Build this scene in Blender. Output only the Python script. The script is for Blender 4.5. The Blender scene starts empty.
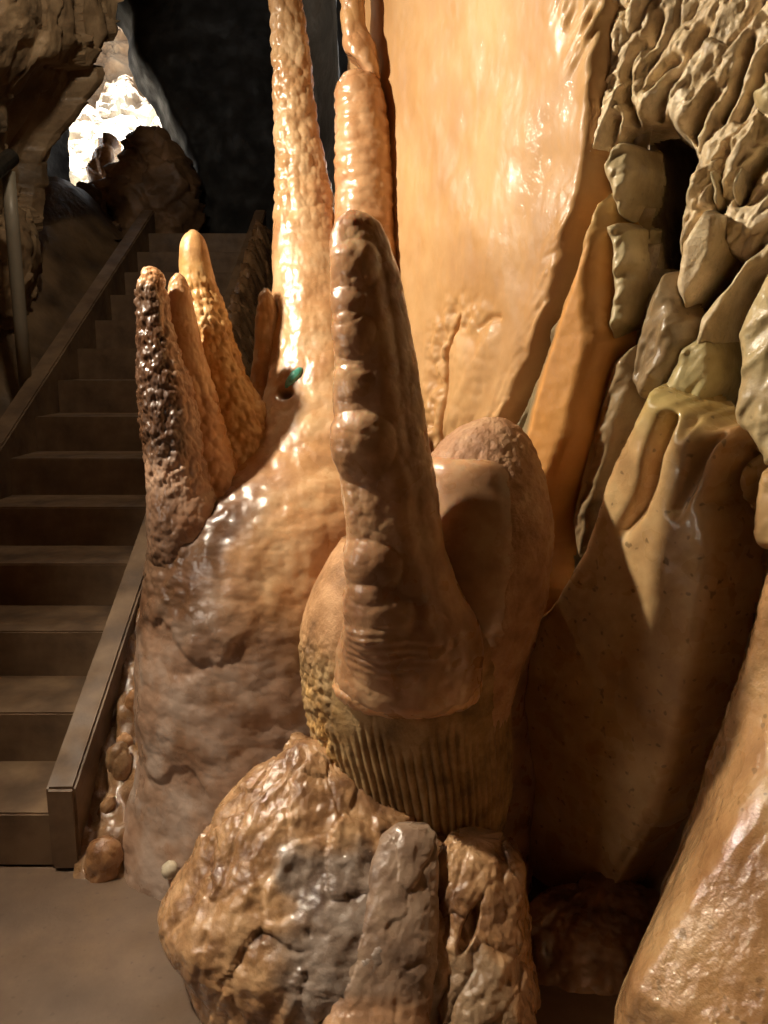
import bpy, math
import numpy as np
from mathutils import Vector

# ------------------------------------------------------------------ camera
F = 800.0
CAM = np.array([0.0, 0.0, 1.47])
PITCH = math.radians(10.8)
CT, ST = math.cos(PITCH), math.sin(PITCH)
sc = bpy.context.scene
col = sc.collection

def ray(px, py):
    xc = (px - 384.0) / F; yc = (512.0 - py) / F
    return np.array([xc, CT + ST * yc, -ST + CT * yc])
def at(px, py, Y):
    d = ray(px, py); return CAM + d * (Y / d[1])

cam_d = bpy.data.cameras.new('camera'); cam = bpy.data.objects.new('camera', cam_d); col.objects.link(cam)
cam.location = CAM; cam.rotation_euler = (math.pi / 2 - PITCH, 0, 0)
cam_d.sensor_fit = 'VERTICAL'; cam_d.sensor_height = 24.0; cam_d.lens = 24.0 * F / 1024.0
cam_d.clip_start = 0.02; cam_d.clip_end = 200
sc.camera = cam
vs = sc.view_settings
vs.view_transform = 'Standard'; vs.look = 'None'; vs.gamma = 1.0; vs.use_curve_mapping = False
vs.exposure = 0.0

# ------------------------------------------------------------------ noise (vectorised)
def _hash(ix, iy, iz, k):
    h = (ix.astype(np.int64) * 374761393 + iy.astype(np.int64) * 668265263 + iz.astype(np.int64) * 2147483647 + k * 1274126177) & 0xffffffff
    h = ((h ^ (h >> 13)) * 1274126177) & 0xffffffff
    h = ((h ^ (h >> 16)) * 2246822519) & 0xffffffff
    return (h ^ (h >> 15)) & 0xffffffff
def _rnd(ix, iy, iz, k):
    return _hash(ix, iy, iz, k) / 4294967296.0
def vnoise(P, seed=0):
    i = np.floor(P).astype(np.int64); f = P - i
    u = f * f * f * (f * (f * 6 - 15) + 10)
    out = 0
    for dx in (0, 1):
        for dy in (0, 1):
            for dz in (0, 1):
                h = _hash(i[..., 0] + dx, i[..., 1] + dy, i[..., 2] + dz, seed)
                gx = (h & 1023) / 511.5 - 1; gy = ((h >> 10) & 1023) / 511.5 - 1; gz = ((h >> 20) & 1023) / 511.5 - 1
                w = (u[..., 0] if dx else 1 - u[..., 0]) * (u[..., 1] if dy else 1 - u[..., 1]) * (u[..., 2] if dz else 1 - u[..., 2])
                out = out + w * (gx * (f[..., 0] - dx) + gy * (f[..., 1] - dy) + gz * (f[..., 2] - dz))
    return out * 1.2
def fbm(P, f=1.0, octv=4, seed=0, gain=0.5):
    a, s, n = 1.0, 0.0, 0.0
    P = P * f
    for o in range(octv):
        s = s + a * vnoise(P, seed + o); n += a; a *= gain; P = P * 2.03 + 7.1
    return s / n
def worley(P, f=1.0, seed=0, jit=0.9):
    P = P * f
    i = np.floor(P).astype(np.int64); fr = P - i
    F1 = np.full(P.shape[:-1], 9.0); F2 = F1.copy(); ID = np.zeros(P.shape[:-1])
    for dx in (-1, 0, 1):
        for dy in (-1, 0, 1):
            for dz in (-1, 0, 1):
                cx, cy, cz = i[..., 0] + dx, i[..., 1] + dy, i[..., 2] + dz
                ox = dx + 0.5 + jit * (_rnd(cx, cy, cz, seed + 1) - .5) - fr[..., 0]
                oy = dy + 0.5 + jit * (_rnd(cx, cy, cz, seed + 2) - .5) - fr[..., 1]
                oz = dz + 0.5 + jit * (_rnd(cx, cy, cz, seed + 3) - .5) - fr[..., 2]
                d = np.sqrt(ox * ox + oy * oy + oz * oz)
                nr = d < F1
                F2 = np.where(nr, F1, np.minimum(F2, d))
                ID = np.where(nr, _rnd(cx, cy, cz, seed + 4), ID)
                F1 = np.where(nr, d, F1)
    return F1, F2, ID
def lumps(P, f, seed=0):
    F1, F2, ID = worley(P, f, seed)
    return np.clip(1 - F1 * F1 * 1.6, 0, 1) - 0.5
def facets(P, f, seed=0, tilt=.9):
    """angular broken-rock relief: every cell is a randomly tilted plane"""
    P = P * f
    i = np.floor(P).astype(np.int64); fr = P - i
    F1 = np.full(P.shape[:-1], 9.0); F2 = F1.copy(); H = np.zeros(P.shape[:-1])
    for dx in (-1, 0, 1):
        for dy in (-1, 0, 1):
            for dz in (-1, 0, 1):
                c = (i[..., 0] + dx, i[..., 1] + dy, i[..., 2] + dz)
                o = [q + .5 + .9 * (_rnd(*c, seed + k) - .5) - fr[..., k - 1] for k, q in ((1, dx), (2, dy), (3, dz))]
                d = np.sqrt(o[0] ** 2 + o[1] ** 2 + o[2] ** 2)
                hh = _rnd(*c, seed + 4) - .5 - tilt * ((_rnd(*c, seed + 5) - .5) * o[0] + (_rnd(*c, seed + 6) - .5) * o[1] + (_rnd(*c, seed + 7) - .5) * o[2]) * 2
                nr = d < F1
                F2 = np.where(nr, F1, np.minimum(F2, d)); H = np.where(nr, hh, H); F1 = np.where(nr, d, F1)
    return H, F2 - F1
def sstep(a, b, x):
    t = np.clip((x - a) / (b - a), 0, 1); return t * t * (3 - 2 * t)
def mix(a, b, t):
    t = np.asarray(t)[..., None]; return np.asarray(a) * (1 - t) + np.asarray(b) * t

# ------------------------------------------------------------------ materials
def srgb(r, g, b):
    f = lambda c: (c / 255 / 12.92) if c / 255 <= 0.04045 else ((c / 255 + 0.055) / 1.055) ** 2.4
    return (f(r), f(g), f(b))
MATS = {}
DESAT = .10
def rock_mat(name, c1, c2, c3=None, scale=6.0, rough=0.45, coat=0.3, bump=0.3, bscale=60.0, sss=0.0, spots=0.0, stretch=(1, 1, 1), bdist=0.004, rvar=0.25):
    def ds(c, k=DESAT):
        l = .3 * c[0] + .59 * c[1] + .11 * c[2]; return tuple((v * (1 - k) + l * k) * g for v, g in zip(c, (.97, 1.05, 1.04)))
    c1, c2 = ds(c1), ds(c2); c3 = ds(c3) if c3 else None
    m = bpy.data.materials.new(name); m.use_nodes = True
    nt = m.node_tree; N = nt.nodes; L = nt.links
    b = N['Principled BSDF']
    tc = N.new('ShaderNodeTexCoord'); mp = N.new('ShaderNodeMapping'); mp.inputs['Scale'].default_value = stretch
    L.new(tc.outputs['Object'], mp.inputs['Vector'])
    n1 = N.new('ShaderNodeTexNoise'); n1.inputs['Scale'].default_value = scale; n1.inputs['Detail'].default_value = 6; n1.inputs['Roughness'].default_value = .6
    L.new(mp.outputs[0], n1.inputs['Vector'])
    r = N.new('ShaderNodeValToRGB'); e = r.color_ramp.elements
    e[0].position = .33; e[0].color = (*c1, 1); e[1].position = .62; e[1].color = (*(c3 or c2), 1)
    if c3:
        k = r.color_ramp.elements.new(.48); k.color = (*c2, 1)
    L.new(n1.outputs['Fac'], r.inputs['Fac'])
    at_ = N.new('ShaderNodeAttribute'); at_.attribute_name = 'tint'
    mx = N.new('ShaderNodeMixRGB'); mx.blend_type = 'MULTIPLY'; mx.inputs['Fac'].default_value = 1
    L.new(r.outputs['Color'], mx.inputs[1]); L.new(at_.outputs['Color'], mx.inputs[2])
    out = mx.outputs[0]
    if spots:
        v = N.new('ShaderNodeTexNoise'); v.inputs['Scale'].default_value = 45; v.inputs['Detail'].default_value = 1
        L.new(tc.outputs['Object'], v.inputs['Vector'])
        rr = N.new('ShaderNodeValToRGB'); rr.color_ramp.elements[0].position = .68; rr.color_ramp.elements[0].color = (0, 0, 0, 1)
        rr.color_ramp.elements[1].position = .74; rr.color_ramp.elements[1].color = (spots,) * 3 + (1,)
        L.new(v.outputs['Fac'], rr.inputs['Fac'])
        m2 = N.new('ShaderNodeMixRGB'); m2.inputs[2].default_value = (.03, .018, .01, 1)
        L.new(rr.outputs['Color'], m2.inputs['Fac']); L.new(out, m2.inputs[1]); out = m2.outputs[0]
    L.new(out, b.inputs['Base Color'])
    n2 = N.new('ShaderNodeTexNoise'); n2.inputs['Scale'].default_value = bscale; n2.inputs['Detail'].default_value = 5; n2.inputs['Roughness'].default_value = .55
    L.new(mp.outputs[0], n2.inputs['Vector'])
    bp = N.new('ShaderNodeBump'); bp.inputs['Strength'].default_value = bump; bp.inputs['Distance'].default_value = bdist
    L.new(n2.outputs['Fac'], bp.inputs['Height']); L.new(bp.outputs['Normal'], b.inputs['Normal'])
    n4 = N.new('ShaderNodeTexNoise'); n4.inputs['Scale'].default_value = bscale * 1.3; n4.inputs['Detail'].default_value = 3
    L.new(tc.outputs['Object'], n4.inputs['Vector'])
    bp2 = N.new('ShaderNodeBump'); bp2.inputs['Strength'].default_value = min(1, bump * 1.6); bp2.inputs['Distance'].default_value = bdist
    L.new(n4.outputs['Fac'], bp2.inputs['Height']); L.new(bp.outputs['Normal'], bp2.inputs['Normal'])
    L.new(bp2.outputs['Normal'], b.inputs['Coat Normal'])
    mr = N.new('ShaderNodeMapRange'); mr.inputs[1].default_value = .35; mr.inputs[2].default_value = .65
    mr.inputs[3].default_value = max(.05, rough - rvar / 2); mr.inputs[4].default_value = rough + rvar / 2
    n3 = N.new('ShaderNodeTexNoise'); n3.inputs['Scale'].default_value = scale * 2.3; L.new(tc.outputs['Object'], n3.inputs['Vector'])
    L.new(n3.outputs['Fac'], mr.inputs[0]); L.new(mr.outputs[0], b.inputs['Roughness'])
    b.inputs['Coat Weight'].default_value = coat; b.inputs['Coat Roughness'].default_value = .07
    b.inputs['Subsurface Weight'].default_value = sss; b.inputs['Subsurface Scale'].default_value = .03
    b.inputs['Subsurface Radius'].default_value = (1.0, .45, .2)
    MATS[name] = m
    return m

ORANGE = srgb(206, 146, 88)
M_sheet = rock_mat('wet orange flowstone', srgb(180, 127, 73), srgb(196, 142, 83), srgb(210, 158, 101), 3.5, .52, .10, .35, 45, 0, 0, (1, 1, .6))
M_flow = rock_mat('wet peach flowstone', srgb(180, 124, 77), srgb(203, 147, 96), srgb(219, 172, 125), 7, .34, .5, .35, 55)
M_body = rock_mat('brown calcite', srgb(128, 92, 68), srgb(164, 118, 82), srgb(192, 146, 108), 9, .36, .5, .4, 60)
M_spire = rock_mat('golden popcorn calcite', srgb(176, 120, 62), srgb(204, 148, 84), srgb(222, 176, 120), 12, .42, .3, .4, 80)
M_finger = rock_mat('translucent brown calcite', srgb(150, 104, 68), srgb(176, 126, 86), srgb(196, 150, 108), 8, .34, .45, .22, 60, .25)
M_face = rock_mat('smooth fracture calcite', srgb(142, 98, 62), srgb(166, 118, 78), srgb(186, 136, 96), 6, .3, .4, .12, 30, .3)
M_pink = rock_mat('rough pink calcite crust', srgb(162, 108, 70), srgb(188, 132, 90), srgb(204, 152, 108), 14, .6, .05, .9, 130)
M_drum = rock_mat('yellow brown fluted calcite', srgb(120, 86, 46), srgb(158, 116, 66), srgb(184, 142, 90), 14, .62, .05, .6, 110)
M_rocko = rock_mat('orange brown wet rock', srgb(128, 88, 58), srgb(172, 126, 84), srgb(198, 152, 108), 11, .32, .6, .6, 70)
M_rockg = rock_mat('grey wet rock', srgb(116, 90, 74), srgb(148, 118, 98), srgb(170, 140, 118), 9, .36, .3, .5, 60)
M_olive = rock_mat('olive grey limestone', srgb(156, 130, 98), srgb(190, 162, 124), srgb(208, 182, 146), 8, .4, .3, .55, 55, 0, .25)
M_paw = rock_mat('tan wet flowstone', srgb(178, 132, 84), srgb(200, 152, 98), srgb(214, 170, 116), 6, .32, .45, .3, 50, 0, .5)
M_low = rock_mat('wet ochre flowstone', srgb(176, 120, 72), srgb(202, 144, 90), srgb(214, 162, 108), 5, .26, .7, .8, 46, 0, .4, (1, 1, 1), .006)
M_wall = rock_mat('layered limestone', srgb(164, 136, 104), srgb(206, 176, 138), srgb(226, 200, 168), 9, .42, .25, .8, 55, 0, .2, (1, 1, 1), .007)
M_cave = rock_mat('dim brown cave rock', srgb(104, 78, 52), srgb(152, 116, 80), srgb(184, 144, 102), 3, .6, .05, .5, 30, 0, 0, (1, 1, 1), .01)
M_unlit = rock_mat('unlit cave rock', srgb(15, 10, 6), srgb(21, 15, 9), srgb(29, 21, 14), 3, .7, 0, .5, 30, 0, 0, (1, 1, 1), .01)  # darkness of the unlit far passage put into the rock colour
M_conc = rock_mat('damp concrete', srgb(88, 63, 42), srgb(114, 83, 56), srgb(132, 99, 68), 5, .62, 0, .25, 120, 0, 0, (1, 1, 1), .002)
M_floor = rock_mat('damp cave floor concrete', srgb(92, 68, 51), srgb(108, 81, 61), srgb(126, 96, 74), 3, .5, .05, .3, 90, 0, .3, (1, 1, 1), .002)
M_out = rock_mat('pale outdoor limestone', srgb(118, 96, 78), srgb(168, 148, 128), srgb(206, 194, 180), 1.5, .8, 0, .8, 6, 0, 0, (1, 1, 1), .05)
M_metal = rock_mat('galvanised steel', srgb(136, 118, 96), srgb(152, 132, 110), None, 6, .6, 0, .05, 60)
M_metal.node_tree.nodes['Principled BSDF'].inputs['Metallic'].default_value = .1
M_drkm = rock_mat('dark handrail plastic', srgb(40, 34, 28), srgb(54, 46, 38), None, 6, .4, 0, .05, 60)
M_pebble = rock_mat('pale pebble', srgb(196, 170, 140), srgb(214, 190, 160), None, 30, .3, .5, .1, 60)
M_glass = rock_mat('turquoise glassy mineral', srgb(40, 128, 108), srgb(96, 176, 150), None, 60, .12, 1.0, .1, 60)

# ------------------------------------------------------------------ mesh helpers
def make_obj(name, V, Q, mat, tint=None, parent=None, origin=None, smooth=True):
    V = np.asarray(V, dtype=np.float64)
    o0 = np.zeros(3) if origin is None else np.asarray(origin, float)
    me = bpy.data.meshes.new(name)
    V32 = (V - o0).astype(np.float32)
    me.vertices.add(len(V32)); me.vertices.foreach_set('co', V32.ravel())
    quads = [np.asarray(q) for q in Q] if isinstance(Q, (list, tuple)) else [np.asarray(Q)]
    li = np.concatenate([q.ravel() for q in quads]).astype(np.int32)
    tot = np.concatenate([np.full(len(q), q.shape[1]) for q in quads]).astype(np.int32)
    st = np.concatenate([[0], np.cumsum(tot)[:-1]]).astype(np.int32)
    me.loops.add(len(li)); me.loops.foreach_set('vertex_index', li)
    me.polygons.add(len(tot)); me.polygons.foreach_set('loop_start', st); me.polygons.foreach_set('loop_total', tot)
    me.update(calc_edges=True)
    me.polygons.foreach_set('use_smooth', np.full(len(tot), smooth, dtype=bool))
    a = me.attributes.new('tint', 'FLOAT_COLOR', 'POINT')
    c = np.ones((len(V), 4), np.float32)
    if tint is not None: c[:, :3] = np.clip(tint, 0, 4)
    a.data.foreach_set('color', c.ravel())
    me.materials.append(mat); me.validate()
    ob = bpy.data.objects.new(name, me); col.objects.link(ob)
    ob.location = o0
    if parent is not None:
        ob.parent = parent
        ob.location = o0 - np.array(parent['_o']) if '_o' in parent else o0
    ob['_o'] = [float(x) for x in o0]
    return ob
def tag(o, label, cat, group=None, kind=None):
    o['label'] = label; o['category'] = cat
    if group: o['group'] = group
    if kind: o['kind'] = kind
    return o
def structure(o, label=None):
    o['kind'] = 'structure'
    if label: o['label'] = label
    return o
def smooth1(a, k):
    if k < 1: return a
    w = np.hanning(2 * k + 3)[1:-1]; w /= w.sum()
    p = np.concatenate([2 * a[0] - a[1:k + 1][::-1], a, 2 * a[-1] - a[-k - 1:-1][::-1]])
    return np.convolve(p, w, 'valid')
def grid_normals(P, wrap):
    if wrap:
        du = np.roll(P, -1, 1) - np.roll(P, 1, 1)
    else:
        du = np.gradient(P, axis=1)
    dv = np.gradient(P, axis=0)
    n = np.cross(du, dv)
    return n / (np.linalg.norm(n, axis=-1, keepdims=True) + 1e-12)

def loft(name, rings, Y, mat, ry=1.0, disp=None, tint=None, parent=None, segs=150, step=1.7, sm=5, shape=None, origin=None):
    """Stack of rings (left px, right px, y px[, depth][, ry]) at a real depth -> closed body of real thickness."""
    R = [tuple(r) + (None,) * (5 - len(r)) for r in rings]
    py = np.array([r[2] for r in R], float)
    cen, rad, rdy = [], [], []
    for L_, R_, y, yy, rr in R:
        D = Y if yy is None else yy
        p = at((L_ + R_) / 2, y, D); d = ray((L_ + R_) / 2, y)
        zc = D / d[1]
        hw = (R_ - L_) / 2 / F * zc
        cen.append(p); rad.append(hw); rdy.append(hw * (ry if rr is None else rr))
    cen, rad, rdy = np.array(cen), np.array(rad), np.array(rdy)
    n = max(12, int((py[-1] - py[0]) / step))
    t = np.linspace(0, 1, n); t = t ** 1.0
    yy = py[0] + (py[-1] - py[0]) * t
    # extra rings close to the tip
    ex = py[0] + (py[min(2, len(py) - 1)] - py[0]) * np.linspace(0, 1, 10) ** 2
    yy = np.unique(np.concatenate([yy, ex[1:-1]]))
    f = lambda a: smooth1(np.interp(yy, py, a), sm)
    C = np.stack([f(cen[:, k]) for k in range(3)], 1)
    rx, rY = np.maximum(f(rad), .0008), np.maximum(f(rdy), .0008)
    th = np.linspace(0, 2 * np.pi, segs, endpoint=False)
    ct, s_ = np.cos(th), np.sin(th)
    P = np.empty((len(yy), segs, 3))
    P[..., 0] = C[:, None, 0] + rx[:, None] * ct
    P[..., 1] = C[:, None, 1] + rY[:, None] * s_
    P[..., 2] = C[:, None, 2]
    YY = np.broadcast_to(yy[:, None], P.shape[:2]); TH = np.broadcast_to(th, P.shape[:2])
    if shape: P = shape(P, YY, TH, C, rx, rY)
    Nn = -grid_normals(P, True)
    rad_dir = np.stack([np.broadcast_to(ct, P.shape[:2]), np.broadcast_to(s_, P.shape[:2]), np.zeros(P.shape[:2])], -1)
    sgn = np.sign((Nn * rad_dir).sum(-1).mean()) or 1
    Nn = Nn * sgn
    tc = tint(P, YY, TH, Nn) if tint else None
    if disp:
        h = disp(P, YY, TH, Nn)
        fade = np.minimum(1, rx / max(rx.max() * .12, .006))[:, None]
        P = P + Nn * (h * fade)[..., None]
    nr = len(yy)
    V = P.reshape(-1, 3)
    i = np.arange(nr - 1)[:, None] * segs; j = np.arange(segs)[None]; j2 = (j + 1) % segs
    Q = np.stack([i + j, i + segs + j, i + segs + j2, i + j2], -1).reshape(-1, 4)
    if sgn < 0 and False: Q = Q[:, ::-1]
    V = np.vstack([V, P[0].mean(0), P[-1].mean(0)])
    a = np.arange(segs); b = (a + 1) % segs
    T1 = np.stack([np.full(segs, len(V) - 2), a, b], 1)
    base = (nr - 1) * segs
    T2 = np.stack([np.full(segs, len(V) - 1), base + b, base + a], 1)
    if tc is not None:
        tc = np.broadcast_to(tc, P.shape).reshape(-1, 3); tc = np.vstack([tc, tc[0], tc[-1]])
    og = P[-1].mean(0) if origin is None else origin
    return make_obj(name, V, [Q, T1, T2], mat, tc, parent, og)

# ---- walls as relief over a real plane -------------------------------------------------
class Plane:
    def __init__(s, x0, y0, x1, y1):
        s.o = np.array([x0, y0, 0.0]); d = np.array([x1 - x0, y1 - y0, 0.0]); s.d = d / np.linalg.norm(d)
        s.n = np.array([s.d[1], -s.d[0], 0.0])
        if s.n @ (CAM - s.o) < 0: s.n = -s.n
        s.n[2] = 0
    def hit(s, px, py, off=0.0):
        r = ray(px, py); o = s.o + s.n * off
        t = ((o - CAM) @ s.n) / (r @ s.n); p = CAM + r * t
        return np.array([(p - s.o) @ s.d, p[2]])
    def pts(s, S, Z, H):
        return s.o + S[..., None] * s.d + Z[..., None] * np.array([0, 0, 1.0]) + H[..., None] * s.n
def sdf(poly, S, Z):
    """signed distance, positive inside"""
    d = np.full(S.shape, 1e9); inside = np.zeros(S.shape, bool)
    n = len(poly)
    for i in range(n):
        a, b = poly[i], poly[(i + 1) % n]
        ex, ez = b - a
        wx, wz = S - a[0], Z - a[1]
        t = np.clip((wx * ex + wz * ez) / (ex * ex + ez * ez + 1e-12), 0, 1)
        d = np.minimum(d, np.hypot(wx - t * ex, wz - t * ez))
        c = (a[1] > Z) != (b[1] > Z)
        xi = a[0] + (Z - a[1]) * ex / (ez if abs(ez) > 1e-12 else 1e-12)
        inside ^= c & (S < xi)
    return np.where(inside, d, -d)
def pdist(line, S, Z):
    d = np.full(S.shape, 1e9); side = np.zeros(S.shape); tt = np.zeros(S.shape)
    n = len(line) - 1
    for i in range(n):
        a, b = line[i], line[i + 1]; ex, ez = b - a
        wx, wz = S - a[0], Z - a[1]
        t = np.clip((wx * ex + wz * ez) / (ex * ex + ez * ez + 1e-12), 0, 1)
        q = np.hypot(wx - t * ex, wz - t * ez); m = q < d
        side = np.where(m, np.sign(ex * wz - ez * wx), side); tt = np.where(m, (i + t) / n, tt)
        d = np.where(m, q, d)
    return d, side, tt
WALL = Plane(0.0, 2.75, 0.95, 1.45)
WALL2 = Plane(0.44, 2.15, 1.24, 1.57)   # the upper right part turns more towards the stairs
def wall_grid_mesh(name, pl, S, Z, H, keep, mat, tint, parent=None, origin=None):
    P = pl.pts(S, Z, H)
    nr, nc = S.shape
    idx = np.arange(nr * nc).reshape(nr, nc)
    k = keep[:-1, :-1] | keep[1:, :-1] | keep[:-1, 1:] | keep[1:, 1:]
    Q = np.stack([idx[:-1, :-1], idx[:-1, 1:], idx[1:, 1:], idx[1:, :-1]], -1)[k]
    used = np.unique(Q); remap = np.full(nr * nc, -1); remap[used] = np.arange(len(used))
    V = P.reshape(-1, 3)[used]; Q = remap[Q]
    nn = np.cross(V[Q[:, 1]] - V[Q[:, 0]], V[Q[:, 3]] - V[Q[:, 0]]).mean(0)
    if nn @ pl.n < 0: Q = Q[:, ::-1]
    T = None if tint is None else np.broadcast_to(tint, P.shape).reshape(-1, 3)[used]
    if origin is None:
        origin = V[np.argmin(V[:, 2])]
    return make_obj(name, V, Q, mat, T, parent, origin)
def slab(name, poly_px, mat, T=0.1, w=0.06, off=0.0, relief=None, tint=None, res=0.0045, edge=0.008, seed=0, pl=WALL, parent=None, back=0.08, power=1.0, blur=1):
    A = np.array(poly_px, float); nx_ = np.roll(A, -1, 0) - np.roll(A, 1, 0)
    area = (A[:, 0] * np.roll(A[:, 1], -1) - np.roll(A[:, 0], -1) * A[:, 1]).sum()
    fx = np.sign(area) * nx_[:, 1] / (np.hypot(nx_[:, 0], nx_[:, 1]) + 1e-9)   # +1: this edge looks right, its side wall is seen
    poly = np.array([pl.hit(x, y, off + T * .75 * (.5 - .5 * f)) for (x, y), f in zip(poly_px, fx)])
    s0, s1 = poly[:, 0].min() - .03, poly[:, 0].max() + .03; z0, z1 = poly[:, 1].min() - .03, poly[:, 1].max() + .03
    z0 = max(z0, -.03)
    S, Z = np.meshgrid(np.arange(s0, s1, res), np.arange(z0, z1, res))
    P3 = pl.pts(S, Z, np.zeros_like(S))
    sd = sdf(poly, S, Z) + edge * fbm(P3, 14, 3, seed) + edge * .6 * fbm(P3, 45, 2, seed + 9)
    x = np.clip(sd / w, 0, 1)
    prof = np.sqrt(np.clip(1 - (1 - x) ** 2, 0, 1)) ** power
    H = off + T * prof
    if relief: H = H + relief(S, Z, sd, P3) * sstep(0, w * .5, sd)
    for _ in range(blur):
        for ax in (0, 1):
            H = .25 * np.roll(H, 1, ax) + .5 * H + .25 * np.roll(H, -1, ax)
    H = np.where(sd < 0, off + np.maximum(sd / res, -3) / 3 * back, H)
    tc = tint(S, Z, sd, P3, H) if tint else None
    return wall_grid_mesh(name, pl, S, Z, H, sd > -2.6 * res, mat, tc, parent)
def wl(px, py, off=0.05): return WALL.hit(px, py, off)
def wline(pts, off=0.05): return np.array([wl(x, y, off) for x, y in pts])
# bedding direction of the right wall, from the photograph's cracks
BD = wl(700, 40) - wl(640, 150); BD = BD / np.linalg.norm(BD)
def bedded(S, Z, fa, fc, seed=0, warp=.02, y=0.0):
    P = np.stack([S, Z, np.zeros_like(S) + y], -1)
    wv = fbm(P, 4, 2, seed + 50) * min(warp, .45 / fc)
    a = (S * BD[0] + Z * BD[1]); c = (-S * BD[1] + Z * BD[0]) + wv
    return np.stack([a * fa, c * fc, np.zeros_like(S) + y + seed * 3.7], -1)
def strata(S, Z, amp, seed=0, fa=7, fc=22):
    h1, e1 = facets(bedded(S, Z, fa * .55, fc, seed, .035), 1.0, seed, .9)
    h2, e2 = facets(bedded(S, Z, fa * 1.3, fc * 2.1, seed + 5, .02), 1.0, seed + 9, 1.0)
    h3, e3 = facets(bedded(S, Z, fa * 4, fc * 3.4, seed + 8, .01), 1.0, seed + 19, 1.0)
    P = np.stack([S, Z, np.zeros_like(S)], -1)
    return amp * (.9 * h1 + .42 * h2 + .10 * h3 - .40 * sstep(.14, 0, e1) - .12 * sstep(.16, 0, e2) + .30 * fbm(P, 20, 4, seed + 3))

def faults(S, Z, n, seed, box, amp=(.005, .018), ln=(.03, .12), jit=.22, res=None):
    """small broken ledges running along the bedding: high on one side, dropped on the other"""
    rg = np.random.RandomState(seed); h = np.zeros_like(S)
    ds, dz = S[0, 1] - S[0, 0], Z[1, 0] - Z[0, 0]
    b0 = math.atan2(BD[1], BD[0])
    for _ in range(n):
        cs, cz = rg.uniform(box[0], box[1]), rg.uniform(box[2], box[3])
        L = rg.uniform(*ln) * (1 if rg.rand() < .8 else 1.8); a = rg.uniform(*amp); an = b0 + rg.normal() * jit
        w1, w2 = rg.uniform(.008, .03), rg.uniform(.006, .02); sg = 1 if rg.rand() < .8 else -.6
        R = L * 1.5 + .06
        j0, j1 = int((cs - R - S[0, 0]) / ds), int((cs + R - S[0, 0]) / ds); i0, i1 = int((cz - R - Z[0, 0]) / dz), int((cz + R - Z[0, 0]) / dz)
        j0, i0 = max(j0, 0), max(i0, 0)
        if j1 <= j0 or i1 <= i0: continue
        s_, z_ = S[i0:i1, j0:j1] - cs, Z[i0:i1, j0:j1] - cz
        if s_.size == 0: continue
        u = s_ * math.cos(an) + z_ * math.sin(an); v = s_ * -math.sin(an) + z_ * math.cos(an)   # v > 0 : to the left of the crack
        v = v + .004 * np.sin(u * 28 + cs * 90)
        e = np.exp(-(u / L) ** 4)
        k_ = .5 + .5 * np.tanh(v / .0045)
        h[i0:i1, j0:j1] += sg * a * e * (k_ * np.exp(-np.maximum(v, 0) / w1) - .8 * (1 - k_) * np.exp(np.minimum(v, 0) / w2))
    return h

# =================================================================== RIGHT WALL
def base_relief():
    S, Z = np.meshgrid(np.arange(-.06, 3.4, .014), np.arange(-.05, 4.7, .014))
    P = WALL.pts(S, Z, np.zeros_like(S))
    gap = sdf(wline([(640, 140), (676, 150), (676, 270), (668, 330), (640, 400), (612, 470), (575, 640), (530, 900), (500, 900), (550, 560), (600, 400), (640, 300)], 0), S, Z)
    H = -.075 + .02 * fbm(P, 3, 4, 3) + strata(S, Z, .02, 11, 3, 9) - .32 * sstep(-.03, .03, gap) - .10 * sstep(.05, .02, pdist(wline([(488, 425), (525, 352), (552, 275), (582, 190), (600, 150)], 0), S, Z)[0])
    tn = np.broadcast_to(np.array([.60, .55, .48]), P.shape)
    cut = sdf(np.array([wl(610, 170), wl(625, -100), (wl(640, 0)[0], 4.9), (4.2, 4.9), (4.2, wl(768, 430)[1]), wl(768, 430), wl(680, 430), wl(640, 400), wl(630, 330), wl(615, 240)]), S, Z)
    return structure(wall_grid_mesh('wall_right', WALL, S, Z, H, cut < 0, M_wall, tn))
base_relief()
def back_upper():
    S, Z = np.meshgrid(np.arange(.07, 3.0, .012), np.arange(1.0, 4.7, .012))
    P = WALL2.pts(S, Z, np.zeros_like(S))
    gap = sdf(np.array([WALL2.hit(x, y) for x, y in [(640, 120), (684, 130), (690, 200), (684, 270), (676, 330), (640, 420), (590, 420), (630, 330), (648, 270), (650, 180)]]), S, Z)
    H = -.06 + .02 * fbm(P, 3, 4, 13) + strata(S, Z, .02, 12, 3, 9) - .34 * sstep(-.02, .02, gap) + .03 * fbm(P, 11, 4, 14) + .03 * facets(P, 13, 15)[0]
    return structure(wall_grid_mesh('wall_upper', WALL2, S, Z, H, np.ones_like(S, bool), M_wall, np.broadcast_to(np.array([.6, .55, .48]), P.shape)))
back_upper()

OLIVE = np.array([.92, .96, .80])
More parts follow.
